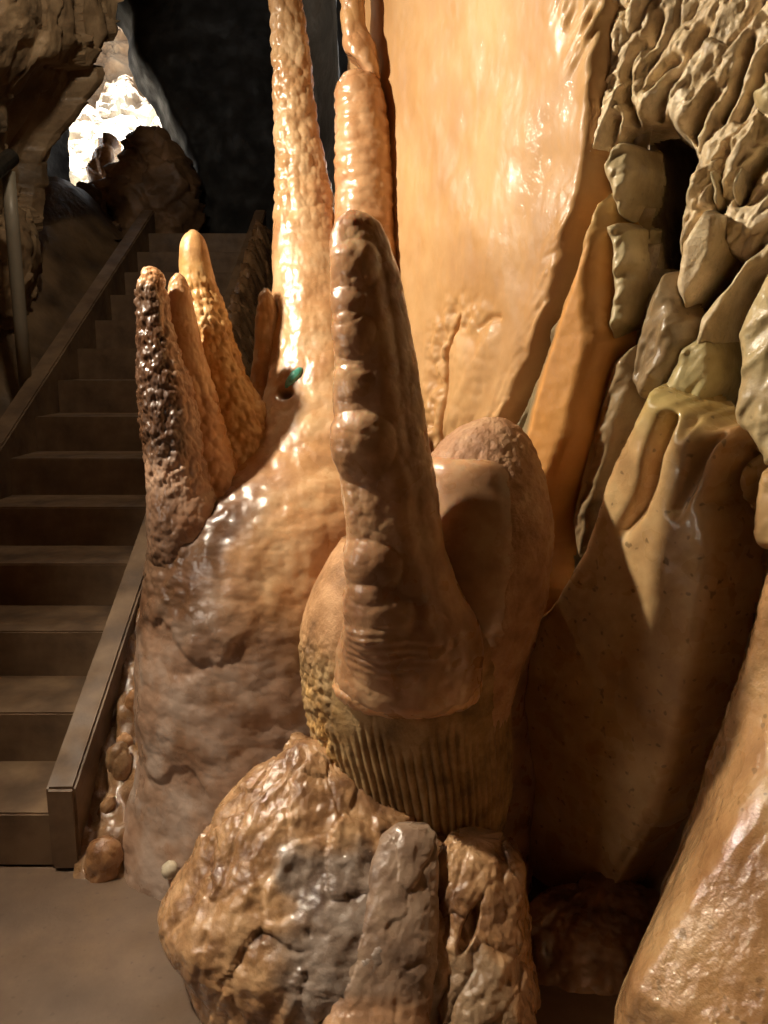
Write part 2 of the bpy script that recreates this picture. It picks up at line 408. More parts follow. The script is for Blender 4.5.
# --- smooth orange sheet
S1 = [(346, -190), (650, -190), (628, -30), (616, 40), (608, 88), (602, 142), (596, 182), (588, 215), (575, 262), (564, 305), (552, 336), (528, 392), (512, 424), (474, 440), (430, 462), (380, 470), (350, 470)]
cl = wline([(500, 190), (470, 300), (450, 345), (437, 400), (432, 450)])
cl2 = wline([(462, 318), (448, 352), (444, 400), (438, 450)])
cl3 = wline([(483, 328), (494, 318), (502, 318)])
def r_sheet(S, Z, sd, P):
    h = .035 * fbm(P, 2.2, 3, 21) + .006 * fbm(P * np.array([1, 1, .5]), 16, 3, 5)
    q = wl(600, 40); u = wl(470, 300)
    # layered rock takes over towards the top right
    k = sstep(0.02, .22, ((S - wl(545, 60)[0]) * 1.0 + (Z - wl(545, 60)[1]) * .35))
    h = h + k * (strata(S, Z, .012, 31, 7, 20) + 1.0 * faults(S, Z, 200, 37, (wl(520, 60)[0] - .05, wl(640, 60)[0], wl(560, 240)[1], wl(560, -20)[1])))
    d, sg, tt = pdist(cl2, S, Z)
    low = sstep(.02, .16, wl(470, 285)[1] + .05 - Z) * sstep(.03, -.01, sdf(wline([(462, 322), (483, 331), (502, 318), (514, 330), (508, 370), (494, 408), (474, 436), (442, 446), (446, 400), (453, 350)], .02), S, Z))
    left = sstep(.16, .02, np.abs(d))
    h = h + low * left * (.02 * (lumps(P, 22, 8) + .5 * lumps(P, 45, 18)))
    h = h - .035 * np.exp(-(d / .008) ** 2) - .012 * np.exp(-(pdist(cl3, S, Z)[0] / .008) ** 2)
    bs = sdf(wline([(462, 322), (483, 331), (502, 318), (514, 330), (508, 370), (494, 408), (474, 436), (442, 446), (446, 400), (453, 350)], .02), S, Z) + .006 * fbm(P, 18, 3, 24)
    h = h + .022 * sstep(-.01, .10, bs) + .004 * sstep(0, .03, bs) * lumps(P, 30, 26)
    # drip lines
    drip = fbm(np.stack([S * 60, Z * 9, S * 0], -1), 1, 2, 77)
    h = h + .0010 * drip
    crest = sstep(.09, .0, sd) * sstep(wl(600, 130)[1], wl(560, 240)[1], Z); h = h + crest * (strata(S, Z, .010, 38, 8, 30))
    return h
def t_sheet(S, Z, sd, P, H):
    k = sstep(0.02, .26, ((S - wl(545, 60)[0]) + (Z - wl(545, 60)[1]) * .35) + .05 * fbm(P, 8, 3, 2))
    t = mix((1.0, .98, .95), (.90, 1.0, 1.05), k)
    g = sstep(.15, .45, fbm(P, 7, 3, 41)) * k
    t = mix(t, (.72, .82, .62), g * .7)
    return t
tag(slab('flowstone_sheet', S1, M_sheet, .055, .022, 0.0, r_sheet, t_sheet, seed=1), 'broad smooth orange flowstone sheet on the wall behind the tall columns', 'flowstone')

# --- long ridge beside the black crevice
S2 = [(503, 430), (520, 396), (540, 350), (543, 326), (556, 313), (566, 276), (580, 226), (596, 190), (612, 200), (616, 232), (611, 262), (610, 310), (611, 345), (598, 390), (588, 430), (572, 470), (560, 500), (553, 545), (548, 600), (546, 660), (548, 740), (500, 760), (480, 500)]
crest = wline([(598, 215), (575, 290), (552, 360), (530, 440), (520, 480)], .08)
def r_ridge(S, Z, sd, P):
    d, sg, tt = pdist(crest, S, Z)
    sd2 = d * sg
    h = -.75 * np.clip(-sd2, 0, 1) - .25 * np.clip(sd2, 0, 1)
    rough = sstep(.01, -.05, sd2)
    h = h + .008 * fbm(P, 9, 3, 33) + rough * (strata(S, Z, .008, 35, 6, 26) + faults(S, Z, 160, 36, (S.min(), S.max(), Z.min(), Z.max()), (.003, .010), (.04, .14), .15))
    h = h + .003 * fbm(P, 40, 3, 6)
    return h
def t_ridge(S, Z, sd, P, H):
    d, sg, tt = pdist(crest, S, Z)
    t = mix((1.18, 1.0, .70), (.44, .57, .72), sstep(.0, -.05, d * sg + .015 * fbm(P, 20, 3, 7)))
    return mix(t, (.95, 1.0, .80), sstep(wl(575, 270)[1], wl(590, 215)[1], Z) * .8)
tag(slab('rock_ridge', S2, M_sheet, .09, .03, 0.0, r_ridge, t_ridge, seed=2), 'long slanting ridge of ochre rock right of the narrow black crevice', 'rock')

# --- layered rock face at the top right
S10 = [(588, 168), (592, 140), (600, 100), (606, 60), (610, 20), (614, -30), (620, -150), (880, -150), (880, 330), (800, 330), (770, 250), (745, 262), (728, 252), (708, 216), (694, 238), (684, 265), (677, 250), (680, 215), (688, 180), (694, 158), (686, 138), (668, 124), (652, 128), (636, 134)]
crk = [np.array([WALL2.hit(x, y, .05) for x, y in a]) for a in ([(642, 42), (630, 70), (627, 100), (640, 130)], [(705, 30), (672, 88), (658, 118)], [(712, 92), (690, 132), (668, 165)], [(752, 40), (735, 92), (722, 120)], [(764, 70), (748, 105), (742, 118)],
                              [(768, 150), (752, 175), (742, 200)], [(728, 150), (718, 185), (720, 212)], [(700, 118), (690, 150)], [(660, 20), (650, 45)], [(618, 120), (600, 165)], [(676, 60), (650, 90)])]
def r_face(S, Z, sd, P):
    h1, e1 = facets(bedded(S, Z, 5.5, 17, 51, .03), 1.0, 51, .8)
    h2, e2 = facets(bedded(S, Z, 13, 40, 56, .02), 1.0, 60, 1.0)
    h3, e3 = facets(P, 48, 59)
    h = .030 * h1 + .014 * h2 + .005 * h3 - .010 * sstep(.10, 0, e1) + .025 * fbm(P, 5, 3, 52) + .012 * fbm(P, 13, 4, 53) + .005 * fbm(P, 45, 3, 58)
    h = h + .5 * faults(S, Z, 260, 57, (S.min(), S.min() + .75, WALL2.hit(700, 320)[1], Z.max()), (.004, .014), (.04, .14), .16)
    for c in crk:
        d, _, tt = pdist(c, S, Z); d = d + .006 * fbm(P, 25, 2, 54); h = h - .06 * np.exp(-(d / (.011)) ** 2)
    return h
def t_face(S, Z, sd, P, H):
    t = mix((1.06, 1.02, .96), (.97, .92, .82), sstep(-.05, .4, fbm(P, 6, 3, 55)))
    return mix(t, (1.0, .98, .95), sstep(.3, .6, fbm(P, 14, 3, 56)))
tag(slab('rock_outcrop', S10, M_wall, .07, .03, 0.0, r_face, t_face, seed=3, pl=WALL2, res=.0028, blur=1), 'rugged grey olive layered rock face at the top right of the wall', 'rock')

# --- separate blocks
def blk(name, poly, mat, T, w, off, lab, seed, tint=(1, 1, 1), tilt=(0, 0), amp=.014, f=(8, 24), cat='rock', edge=.006, grp=None, sp=0):
    pl = WALL2 if T > .05 and cat == 'rock' else WALL
    c = np.mean([pl.hit(x, y, off + T) for x, y in poly], 0)
    def rel(S, Z, sd, P):
        return tilt[0] * (S - c[0]) + tilt[1] * (Z - c[1]) + strata(S, Z, amp * .5, seed, *f) + .010 * fbm(P, 11, 3, seed) + (faults(S, Z, 40, seed, (S.min(), S.max(), Z.min(), Z.max()), (.003, amp), (.02, .07), .5) if amp > .006 else 0)
    def tn(S, Z, sd, P, H):
        t = mix(tint, np.array(tint) * np.array([.84, .86, .80]), sstep(-.1, .4, fbm(P, 9, 3, seed + 2)))
        return t
    return tag(slab(name, poly, mat, T, w, off, rel, tn, edge=edge, seed=seed, res=.0036, pl=pl), lab, cat, grp)
blk('rock_block', [(607, 226), (628, 222), (646, 230), (649, 262), (645, 300), (637, 324), (624, 336), (610, 348), (607, 322), (612, 290), (613, 256)], M_olive, 0.088, 0.028, 0.010,
    'upright olive grey block beside the deep dark gap, right of the ochre ridge', 61, (1.0, .98, .88), (-.5, .1), .012)
blk('rock_block', [(682, 242), (695, 226), (711, 208), (722, 214), (734, 217), (736, 232), (733, 250), (722, 274), (704, 296), (684, 316), (677, 300), (673, 285)], M_wall, 0.11, 0.024, 0.010,
    'pale flat-faced block jutting from the wall right of the deep dark gap', 62, (1.12, 1.08, 1.02), (-.1, .35), .006)
blk('rock_block', [(708, 170), (720, 172), (730, 185), (728, 205), (718, 214), (709, 200)], M_olive, 0.099, 0.024, 0.010, 'small rounded brown stone lodged just above the pale flat-faced block', 63, (.9, .88, .8))
blk('rock_block', [(740, 160), (752, 166), (752, 190), (744, 214), (734, 214), (730, 192)], M_wall, 0.099, 0.024, 0.010, 'upright grey stone at right, beside the small rounded brown stone', 64, (1, .98, .94))
blk('rock_block', [(748, 92), (764, 80), (790, 80), (790, 130), (764, 116), (750, 108)], M_olive, 0.105, 0.032, 0.010, 'smooth olive knob of rock at the right edge, high on the wall', 65, (1, 1, .86))
blk('rock_block', [(612, 152), (628, 142), (646, 150), (651, 176), (644, 204), (630, 222), (616, 216), (608, 190), (604, 168)], M_olive, 0.094, 0.028, 0.010, 'cracked brown block above the upright olive grey block', 66, (.98, .95, .88), (-.4, 0), .022, (9, 20))
blk('rock_strip', [(690, 366), (694, 345), (700, 316), (722, 290), (742, 262), (790, 222), (790, 250), (757, 276), (741, 302), (735, 322), (728, 346), (714, 352), (700, 362)], M_wall, 0.105, 0.028, 0.010,
    'narrow ribbed strip of pale rock slanting under the pale flat-faced block', 67, (1.02, 1, .95), (-.2, 0), .016, (5, 34))
blk('rock_strip', [(646, 300), (662, 272), (672, 292), (684, 322), (682, 345), (664, 382), (640, 398), (628, 380), (634, 340)], M_olive, 0.03, 0.040, -0.030, 'dim brown rock sunk deep in the dark gap', 68, (.6, .52, .44), (.2, 0), .012)
blk('rock_strip', [(568, 520), (590, 430), (612, 360), (636, 345), (640, 380), (622, 430), (604, 470), (590, 520), (578, 560)], M_olive, 0.03, 0.040, -0.040, 'thin shadowed rib of rock left of the finger-grooved slab', 69, (.6, .52, .44), (.2, 0), .012)
blk('rock_lump', [(644, 394), (664, 380), (680, 346), (700, 334), (722, 334), (733, 352), (734, 378), (724, 402), (706, 420), (690, 404), (668, 396)], M_olive, 0.113, 0.040, 0.015,
    'rounded olive green lump resting on top of the finger-grooved slab', 70, (1.0, 1.02, .82), (-.2, .15), .010)
blk('flowstone_slab', [(780, 250), (752, 294), (735, 335), (738, 378), (731, 410), (734, 426), (746, 436), (757, 456), (768, 470), (860, 470), (860, 250)], M_olive, 0.102, 0.040, 0.010,
    'smooth olive slab of flowstone at the right edge below the layered face', 71, (1.04, .98, .82), (-.1, 0), .008, (4, 12), 'flowstone')
blk('flowstone_lobe', [(740, 452), (752, 446), (758, 478), (757, 505), (748, 516), (738, 504), (734, 480)], M_paw, 0.083, 0.024, 0.000, 'dark hanging lobe of flowstone tucked right of the grooved slab', 72, (.82, .76, .66), (0, 0), .003, cat='flowstone')
blk('flowstone_lobe', [(756, 480), (770, 462), (860, 462), (860, 560), (768, 553), (752, 546), (747, 530), (752, 508)], M_paw, 0.11, 0.036, 0.010, 'pinkish tan drooping lobe of flowstone at the right edge under the olive slab', 73, (1, .96, .92), (0, .1), .005, cat='flowstone')

# --- finger-grooved slab
S5 = [(642, 400), (654, 384), (672, 388), (690, 398), (708, 412), (722, 428), (736, 426), (748, 440), (745, 468), (731, 500), (738, 524), (740, 552), (736, 584), (728, 622), (720, 660), (712, 700), (694, 762), (672, 816), (640, 860), (612, 905), (590, 990), (560, 1150), (470, 1150), (480, 900), (490, 720), (510, 650), (556, 596), (583, 548), (598, 500), (612, 458), (628, 430)]
g = [wline(a, .08) for a in ([(668, 421), (656, 452), (651, 478), (640, 508), (624, 530)], [(690, 404), (686, 436)], [(716, 432), (700, 458), (692, 482), (679, 510)], [(700, 405), (694, 470)])]
gw = [.016, .011, .014, .006]; gd = [.075, .05, .06, .014]
def r_paw(S, Z, sd, P):
    h = .012 * fbm(P, 6, 3, 81) + .002 * fbm(P, 40, 2, 82)
    for a, w_, dd in zip(g, gw, gd):
        d, sg, tt = pdist(a, S, Z)
        h = h - dd * np.exp(-(d / w_) ** 2) * np.clip(1.15 - tt * .75, 0, 1)
    for (x, y, r, a) in ((735, 452, .042, .040), (732, 545, .045, .028), (725, 600, .04, .018), (720, 640, .04, .014), (650, 458, .03, .012), (668, 385, .05, .01), (690, 445, .03, .014)):
        q = wl(x, y, .08); h = h + a * np.exp(-(((S - q[0]) ** 2 + (Z - q[1]) ** 2) / r ** 2))
    h = h - .08 * sstep(.75, 0.0, Z) * .6
    return h
def t_paw(S, Z, sd, P, H):
    t = mix((1, .99, .95), (.86, .98, .76), sstep(wl(640, 460)[1], wl(655, 395)[1], Z) * .9)
    q = wl(738, 440, .08); r = np.hypot(S - q[0], Z - q[1])
    return mix(t, (1.02, .90, .82), sstep(.1, .03, r))
tag(slab('flowstone_slab', S5, M_paw, .09, .04, .0, r_paw, t_paw, seed=6), 'tall tan flowstone slab with finger-like grooves at its top', 'flowstone')

# --- lower right bulge
S9 = [(830, 540), (768, 556), (756, 590), (746, 620), (736, 656), (723, 692), (714, 722), (696, 776), (680, 826), (658, 876), (648, 960), (645, 1080), (640, 1200), (1100, 1200), (1000, 540)]
def r_low(S, Z, sd, P):
    h = .03 * fbm(P, 3.0, 3, 91) + .004 * lumps(P, 30, 92) + .004 * fbm(P, 26, 3, 93)
    return h + (.45 * np.clip((.86 - Z) / .56, 0, .9) ** 1.1 - .8 * np.clip(S - wl(706, 900, .3)[0], -.2, .5) ** 2) * sstep(0, .22, sd)
def t_low(S, Z, sd, P, H):
    return mix((1, 1, .98), (.86, .84, .80), sstep(.0, .5, fbm(P, 5, 3, 95)))
tag(slab('flowstone_mound', S9, M_low, .12, .05, .0, r_low, t_low, seed=7), 'glistening wet ochre flowstone bulge in the lower right corner', 'flowstone')

# =================================================================== STALAGMITES
# --- tall column at the back left with its spreading bright apron
def d_apron(P, YY, TH, N):
    up = sstep(270, 200, YY)
    h = up * (.007 * lumps(P, 30, 101) + .002 * lumps(P, 62, 102) + .010 * fbm(P, 12, 3, 103))
    lo = 1 - up
    st = np.array([1, 1, .5])
    h = h + lo * (.020 * fbm(P, 5, 3, 104) + .005 * lumps(P, 18, 105) * sstep(380, 450, YY) + .0016 * lumps(P, 55, 106) + .008 * fbm(P * st, 16, 4, 107))
    # overlapping flow sheets with a drooping lower edge
    a = np.cos(TH) * 1.0
    for y0, k, sd, lo_, hi in ((612, 46, 21, -1.0, -.15), (742, 30, 23, -.9, .6)):
        e = y0 + k * fbm(np.stack([TH * 1.6, TH * 0, TH * 0 + sd], -1), 1.6, 3, sd) * 1.6 + 14 * np.sin(TH * 9 + sd)
        h = h + .010 * sstep(e + 5, e - 3, YY) * sstep(e - 110, e - 20, YY) * sstep(lo_ - .15, lo_ + .15, a) * sstep(hi + .2, hi - .1, a)
    lump_ = sstep(470, 500, YY) * sstep(640, 560, YY) * sstep(-.3, -.7, a)
    h = h + lump_ * (.007 * lumps(P, 36, 108) + .003 * lumps(P, 75, 113))
    q = at(283, 393, 2.38); r = np.linalg.norm((P - q) * np.array([1, .4, 1.5]), axis=-1)
    return h - .022 * sstep(.035, .010, r)
def t_apron(P, YY, TH, N):
    a = np.cos(TH); n1 = fbm(P, 7, 4, 110); n2 = fbm(P * np.array([1, 1, .5]), 9, 4, 114)
    t = mix((1, 1, 1), (.92, .90, .86), sstep(260, 150, YY))
    t = mix(t, (.78, .74, .70), sstep(.15, .4, fbm(P, 12, 3, 109)) * sstep(280, 200, YY) * .7)
    t = mix(t, (1.0, .97, .92), sstep(260, 340, YY) * sstep(560, 460, YY))
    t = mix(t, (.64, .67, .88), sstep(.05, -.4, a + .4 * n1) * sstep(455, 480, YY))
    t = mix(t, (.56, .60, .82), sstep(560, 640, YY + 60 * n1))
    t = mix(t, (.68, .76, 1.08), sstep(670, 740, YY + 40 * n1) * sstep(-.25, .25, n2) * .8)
    t = mix(t, (.36, .31, .31), sstep(.0, .3, n2) * sstep(560, 620, YY) * sstep(750, 700, YY) * .8)
    dk_ = sstep(478, 500, YY + 30 * n1) * sstep(650, 585, YY + 50 * n1) * sstep(-.05, -.45, a + .45 * n2)
    t = mix(t, (.17, .135, .125), dk_ * .92)
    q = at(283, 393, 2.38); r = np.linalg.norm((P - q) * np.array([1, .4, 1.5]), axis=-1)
    return mix(t, (.16, .11, .08), sstep(.032, .016, r))  # darkness inside the small hollow painted into the tint
apron = tag(loft('cave_column', [(262, 300, -420, 2.86), (267, 302, -150, 2.80), (269, 302, 0, 2.76), (272, 312, 65, 2.74), (274, 319, 130, 2.72), (275, 330, 182, 2.70), (274, 338, 234, 2.66), (272, 352, 270, 2.63), (270, 372, 310, 2.60),
      (270, 384, 350, 2.56), (268, 392, 385, 2.52), (262, 396, 415, 2.46), (246, 398, 446, 2.43), (230, 399, 460, 2.41), (212, 400, 475, 2.38), (192, 400, 491, 2.36), (170, 400, 510, 2.34), (152, 400, 532, 2.33), (147, 400, 562, 2.32), (143, 400, 600, 2.30), (139, 400, 650, 2.29), (137, 398, 700, 2.28), (142, 396, 750, 2.27), (130, 396, 790, 2.26), (121, 396, 825, 2.24),
      (118, 396, 872, 2.20), (126, 392, 915, 2.16), (140, 385, 945, 2.14), (150, 378, 965, 2.13)],
     2.48, M_flow, .68, d_apron, t_apron, segs=260, step=1.5), 'tall knobbly tan column at back left widening into a bright orange apron and broad glossy brown foot', 'column')
def d_soft(P, YY, TH, N): return .006 * fbm(P, 16, 3, 111) + .003 * lumps(P, 50, 112)
tag(loft('stalagmite', [(264, 268, 288), (259, 273, 295), (256, 279, 312), (254, 280, 345), (251, 285, 378), (246, 292, 410), (240, 300, 440)], 2.55, M_flow, .9, d_soft), 'short blunt tan stalagmite against the left side of the tall knobbly column', 'stalagmite')
q = at(293, 379, 2.36)

# --- dark stalagmite
def dark_mask(P, YY, TH, N):
    n = 26 * fbm(P, 9, 4, 121)
    m = sstep(280, 292, YY + n * .4) * sstep(470, 440, YY + n)
    ang = np.cos(TH - np.radians(238))
    m = m * sstep(.15, .55, ang + .35 * fbm(P, 14, 3, 122))
    m2 = sstep(470, 500, YY) * sstep(640, 570, YY + n) * sstep(.15, .75, np.cos(TH - np.radians(215)) + .35 * fbm(P, 11, 4, 123)) * .72
    m3 = sstep(610, 650, YY) * sstep(720, 670, YY) * sstep(.55, .9, np.cos(TH - np.radians(222))+ .2 * fbm(P, 16, 3, 128)) * .6
    return np.maximum(np.maximum(m, m2), m3)
def d_dark(P, YY, TH, N):
    up = sstep(520, 460, YY)
    h = up * (.009 * lumps(P, 38, 124) + .004 * lumps(P, 85, 125)) + .004 * fbm(P, 25, 3, 126)
    lo = 1 - up
    h = h + lo * (.02 * fbm(P, 5, 3, 127) + .0035 * lumps(P, 42, 129) * sstep(680, 560, YY) + .004 * fbm(P * np.array([1, 1, .6]), 22, 3, 130))
    # overlapping sheet edge
    edge = 612 + 20 * np.sin(TH * 5) + 16 * np.sin(TH * 11 + 1)
    h = h - .012 * sstep(edge + 4, edge - 4, YY) * sstep(520, 575, YY)
    return h + .004 * dark_mask(P, YY, TH, N) * fbm(P, 60, 2, 131)
def t_dark(P, YY, TH, N):
    t = np.broadcast_to(np.array((.66, .67, .86)), P.shape)
    t = mix((.92, .84, .80), t, sstep(268, 300, YY))
    return mix(t, (.13, .10, .095), dark_mask(P, YY, TH, N) * .95)
dk = tag(loft('stalagmite', [(149, 152, 266), (142, 160, 272), (138, 164, 280), (136, 167, 292), (138, 172, 326), (137, 182, 360), (138, 192, 385), (140, 199, 420), (145, 204, 449), (147, 212, 483), (147, 221, 515, 2.22), (146, 226, 552, 2.23), (148, 222, 590, 2.27),
      (152, 212, 630, 2.32), (158, 200, 670, 2.36)], 2.22, M_flow, .95, d_dark, t_dark, segs=300, step=1.5),
   'dark-crusted stalagmite at far left, leftmost spire of the group', 'stalagmite')
def d_pop(P, YY, TH, N): return .010 * lumps(P, 42, 141) * sstep(262, 300, YY) + .004 * lumps(P, 85, 142) * sstep(262, 300, YY) + .006 * fbm(P, 14, 3, 143)
def t_pop(P, YY, TH, N): return mix((.98, .93, .92), (1.02, 1, .92), sstep(238, 275, YY))
tag(loft('stalagmite', [(190, 195, 230), (183, 203, 236), (179, 208, 248), (180, 214, 278), (184, 226, 313), (192, 237, 347), (200, 248, 381), (205, 264, 405), (205, 276, 428), (205, 280, 452), (200, 282, 500), (200, 282, 540)], 2.42, M_spire, .95, d_pop, t_pop, segs=190),
    'golden pointed stalagmite behind the dark-crusted one', 'stalagmite')
def d_pale(P, YY, TH, N): return .009 * lumps(P, 36, 151) * sstep(340, 400, YY) + .005 * fbm(P, 16, 3, 152) + .002 * lumps(P, 90, 153)
tag(loft('stalagmite', [(176, 180, 273), (170, 186, 279), (167, 191, 292), (166, 197, 325), (168, 206, 360), (172, 218, 400), (176, 228, 440), (180, 242, 480), (180, 258, 520), (180, 268, 555)], 2.29, M_flow, .95, d_pale,
    lambda P, YY, TH, N: mix((.98, .93, .9), (.92, .84, .80), sstep(360, 480, YY))), 'small pale stalagmite wedged between the dark-crusted and golden ones', 'stalagmite')

# --- broken column (fracture between its two lengths)
root = bpy.data.objects.new('cave_column', None); col.objects.link(root)
o_ = at(366, 420, 2.64); root.location = o_; root['_o'] = [float(x) for x in o_]
tag(root, 'slim column with a black fracture crack near its top, behind the front spire', 'column')
def d_rip(P, YY, TH, N):
    return .001 * np.sin(P[..., 2] * 150 + 6 * fbm(P, 8, 2, 161)) * sstep(80, 110, YY) + .006 * lumps(P * np.array([.6, .6, 1.2]), 26, 162) + .004 * fbm(P, 20, 3, 163)
def crack(top, sgn):
    def shp(P, YY, TH, C, rx, rY):
        return P
    return shp
def d_low(P, YY, TH, N):
    cr = 73 - 2 * np.cos(TH) + 14 * np.clip(np.cos(TH), 0, 1)
    return d_rip(P, YY, TH, N)
loft('lower_length', [(349, 362, 71.5), (341, 374, 75), (337, 380, 82), (335, 383, 92), (335, 387, 112), (335, 390, 130), (334, 393, 160), (335, 395, 182), (334, 396, 216), (334, 399, 260), (334, 402, 320), (334, 405, 420)], 2.64, M_flow, .95, d_rip,
     lambda P, YY, TH, N: mix((.98, .90, .86), (.90, .78, .70), sstep(120, 200, YY)), parent=root, segs=160, sm=3)
def up_shape(P, YY, TH, C, rx, rY):
    # broken, slanting lower face: higher at the left, pressing on the lower length at the right
    k = sstep(40, 70, YY)
    P = P.copy(); P[..., 2] -= k * .034 * (np.cos(TH) - .02)
    return P
loft('upper_length', [(330, 352, -420, 2.74), (334, 358, -150, 2.68), (340, 364, 0), (342, 367, 28), (343, 374, 42), (344, 378, 54), (345, 381, 65), (347, 381, 69), (352, 376, 70.5)], 2.64, M_flow, .95, lambda P, YY, TH, N: .007 * lumps(P, 24, 171) + .003 * fbm(P, 20, 3, 172),
     lambda P, YY, TH, N: mix((1.02, .98, .86), (.98, .90, .86), sstep(20, 45, YY)), parent=root, segs=140, sm=3, shape=up_shape)

# --- drum-shaped column stump with fluted foot
drum = bpy.data.objects.new('column_stump', None); col.objects.link(drum)
o_ = at(430, 850, 1.93); drum.location = o_; drum['_o'] = [float(x) for x in o_]
tag(drum, 'thick broken column stump with a fluted foot, leaning right of the front spire', 'column stump')
def d_drum(P, YY, TH, N):
    fl = sstep(690, 720, YY + 14 * np.sin(TH * 9))
    warp = .22 * fbm(P * np.array([1, 1, .25]), 14, 3, 181)
    w = np.abs(np.sin((TH + warp * .16) * 38))
    left = sstep(-.55, -.8, np.cos(TH))
    h = fl * (-.011 * (1 - w) ** 2 * (1 - .35 * left)) + .003 * fbm(P, 50, 3, 182) * fl
    h = h + left * (.010 * lumps(P, 42, 183) + .005 * lumps(P, 90, 184)) * sstep(600, 650, YY) + .008 * fbm(P, 7, 3, 185)
    steps = sstep(740, 800, YY) * .008 * (lumps(P * np.array([1, 1, .5]), 30, 186))
    return h + steps
def t_drum(P, YY, TH, N):
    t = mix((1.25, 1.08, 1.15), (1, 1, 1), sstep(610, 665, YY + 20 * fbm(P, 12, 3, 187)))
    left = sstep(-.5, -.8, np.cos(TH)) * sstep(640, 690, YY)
    t = mix(t, (1.55, 1.42, 1.1), left * sstep(-.1, .3, fbm(P, 18, 3, 188)))  # yellowish left crust; its lamplit brightness is put into the tint too
    w = np.abs(np.sin((TH + .22 * fbm(P * np.array([1, 1, .25]), 14, 3, 181) * .16) * 38))
    return t
loft('fluted_foot', [(340, 470, 540), (326, 500, 560), (313, 520, 585), (304, 524, 612), (300, 520, 640), (302, 513, 672), (305, 510, 700), (311, 511, 725), (319, 512, 750), (329, 511, 778), (343, 507, 806), (358, 500, 830), (372, 494, 850), (380, 480, 870)], 1.93, M_drum, .85, d_drum, t_drum, parent=drum, segs=420, step=1.6)
def d_pink(P, YY, TH, N): return .006 * fbm(P, 12, 3, 191) + .004 * fbm(P, 45, 3, 192) + .003 * lumps(P, 60, 193)
def lean(P, YY, TH, C, rx, rY):
    P = P.copy(); k = sstep(560, 430, YY); P[..., 1] += .05 * k; return P
loft('stump_shell', [(486, 506, 419), (462, 522, 428), (446, 533, 440), (432, 541, 458), (424, 548, 480), (418, 553, 510), (414, 554, 530), (408, 551, 562), (402, 546, 600), (396, 534, 635), (392, 520, 668), (390, 512, 700), (400, 505, 725)], 1.88, M_pink, .80, d_pink, None, parent=drum, segs=220, shape=lean)
def d_face(P, YY, TH, N): return .004 * fbm(P, 9, 3, 195) + .001 * fbm(P, 40, 2, 196)
loft('broken_face', [(436, 506, 459), (428, 514, 462), (424, 520, 470), (422, 526, 495), (420, 530, 525), (418, 530, 560), (414, 527, 600), (410, 516, 640), (410, 500, 675), (415, 490, 700)], 1.835, M_finger, .78, d_face,
     lambda P, YY, TH, N: mix((1.25, 1.22, 1.2), (1, 1, 1), sstep(465, 490, YY)), parent=drum, segs=160, shape=lean)  # highlight along the top rim painted into the tint
# rear pillar carrying the stump
tag(loft('rock_pillar', [(470, 538, 560), (460, 542, 600), (455, 541, 620), (450, 530, 660), (450, 525, 700), (445, 529, 740), (440, 535, 780), (440, 530, 850), (440, 534, 920), (440, 542, 1010), (440, 548, 1060)], 2.06, M_body, .8, lambda P, YY, TH, N: .012 * fbm(P, 8, 3, 201) + .003 * fbm(P, 40, 3, 202),
    lambda P, YY, TH, N: np.broadcast_to((.82, .76, .72), P.shape)), 'dark brown rock pillar half hidden behind the fluted stump', 'rock')

# --- front finger-like spire with its palm-like lip
fg = bpy.data.objects.new('stalagmite', None); col.objects.link(fg)
o_ = at(410, 706, 1.74); fg.location = o_; fg['_o'] = [float(x) for x in o_]
tag(fg, 'front finger-like stalagmite in the middle with round knobs and a lipped base', 'stalagmite')
KNOBS = [(360, 440, 27, .026), (370, 566, 25, .024), (376, 614, 30, .026), (374, 652, 27, .016), (352, 330, 17, .014), (356, 258, 18, .012), (352, 380, 14, .008), (348, 300, 13, .010)]
def d_fing(P, YY, TH, N):
    h = .008 * fbm(P, 9, 3, 211) + .002 * lumps(P, 40, 212) + .0015 * fbm(P, 60, 2, 213)
    # deep vertical step between the knobbly front rib and the smooth flank
    rib = np.cos(TH - np.radians(248))
    h = h + .012 * sstep(.55, .9, rib) * sstep(225, 260, YY) * sstep(660, 600, YY)
    for cx, cy, r, a in KNOBS:
        q = at(cx, cy, 1.62); v = P - q
        e = np.sqrt(v[..., 0] ** 2 + (v[..., 2] * np.where(v[..., 2] > 0, 1.25, .8)) ** 2) / (r / F * 1.66)
        h = h + a * np.clip(1 - (e * .76) ** 2, 0, 1) ** 1.0 * (P[..., 1] < q[1] + .12)
    h = h + .0014 * np.sin(P[..., 2] * 330 + 7 * fbm(P, 9, 2, 216)) * sstep(600, 625, YY) * sstep(.75, .95, rib) * sstep(665, 650, YY)
    return h
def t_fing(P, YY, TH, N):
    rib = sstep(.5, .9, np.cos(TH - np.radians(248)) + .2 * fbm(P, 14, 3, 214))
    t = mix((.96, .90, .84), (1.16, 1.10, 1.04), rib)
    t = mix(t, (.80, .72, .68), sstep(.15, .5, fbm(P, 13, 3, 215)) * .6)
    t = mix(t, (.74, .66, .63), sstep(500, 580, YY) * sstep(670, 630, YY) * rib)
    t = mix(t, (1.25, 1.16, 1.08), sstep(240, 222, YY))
    return mix(t, (1.16, 1.12, 1.08), sstep(660, 690, YY))
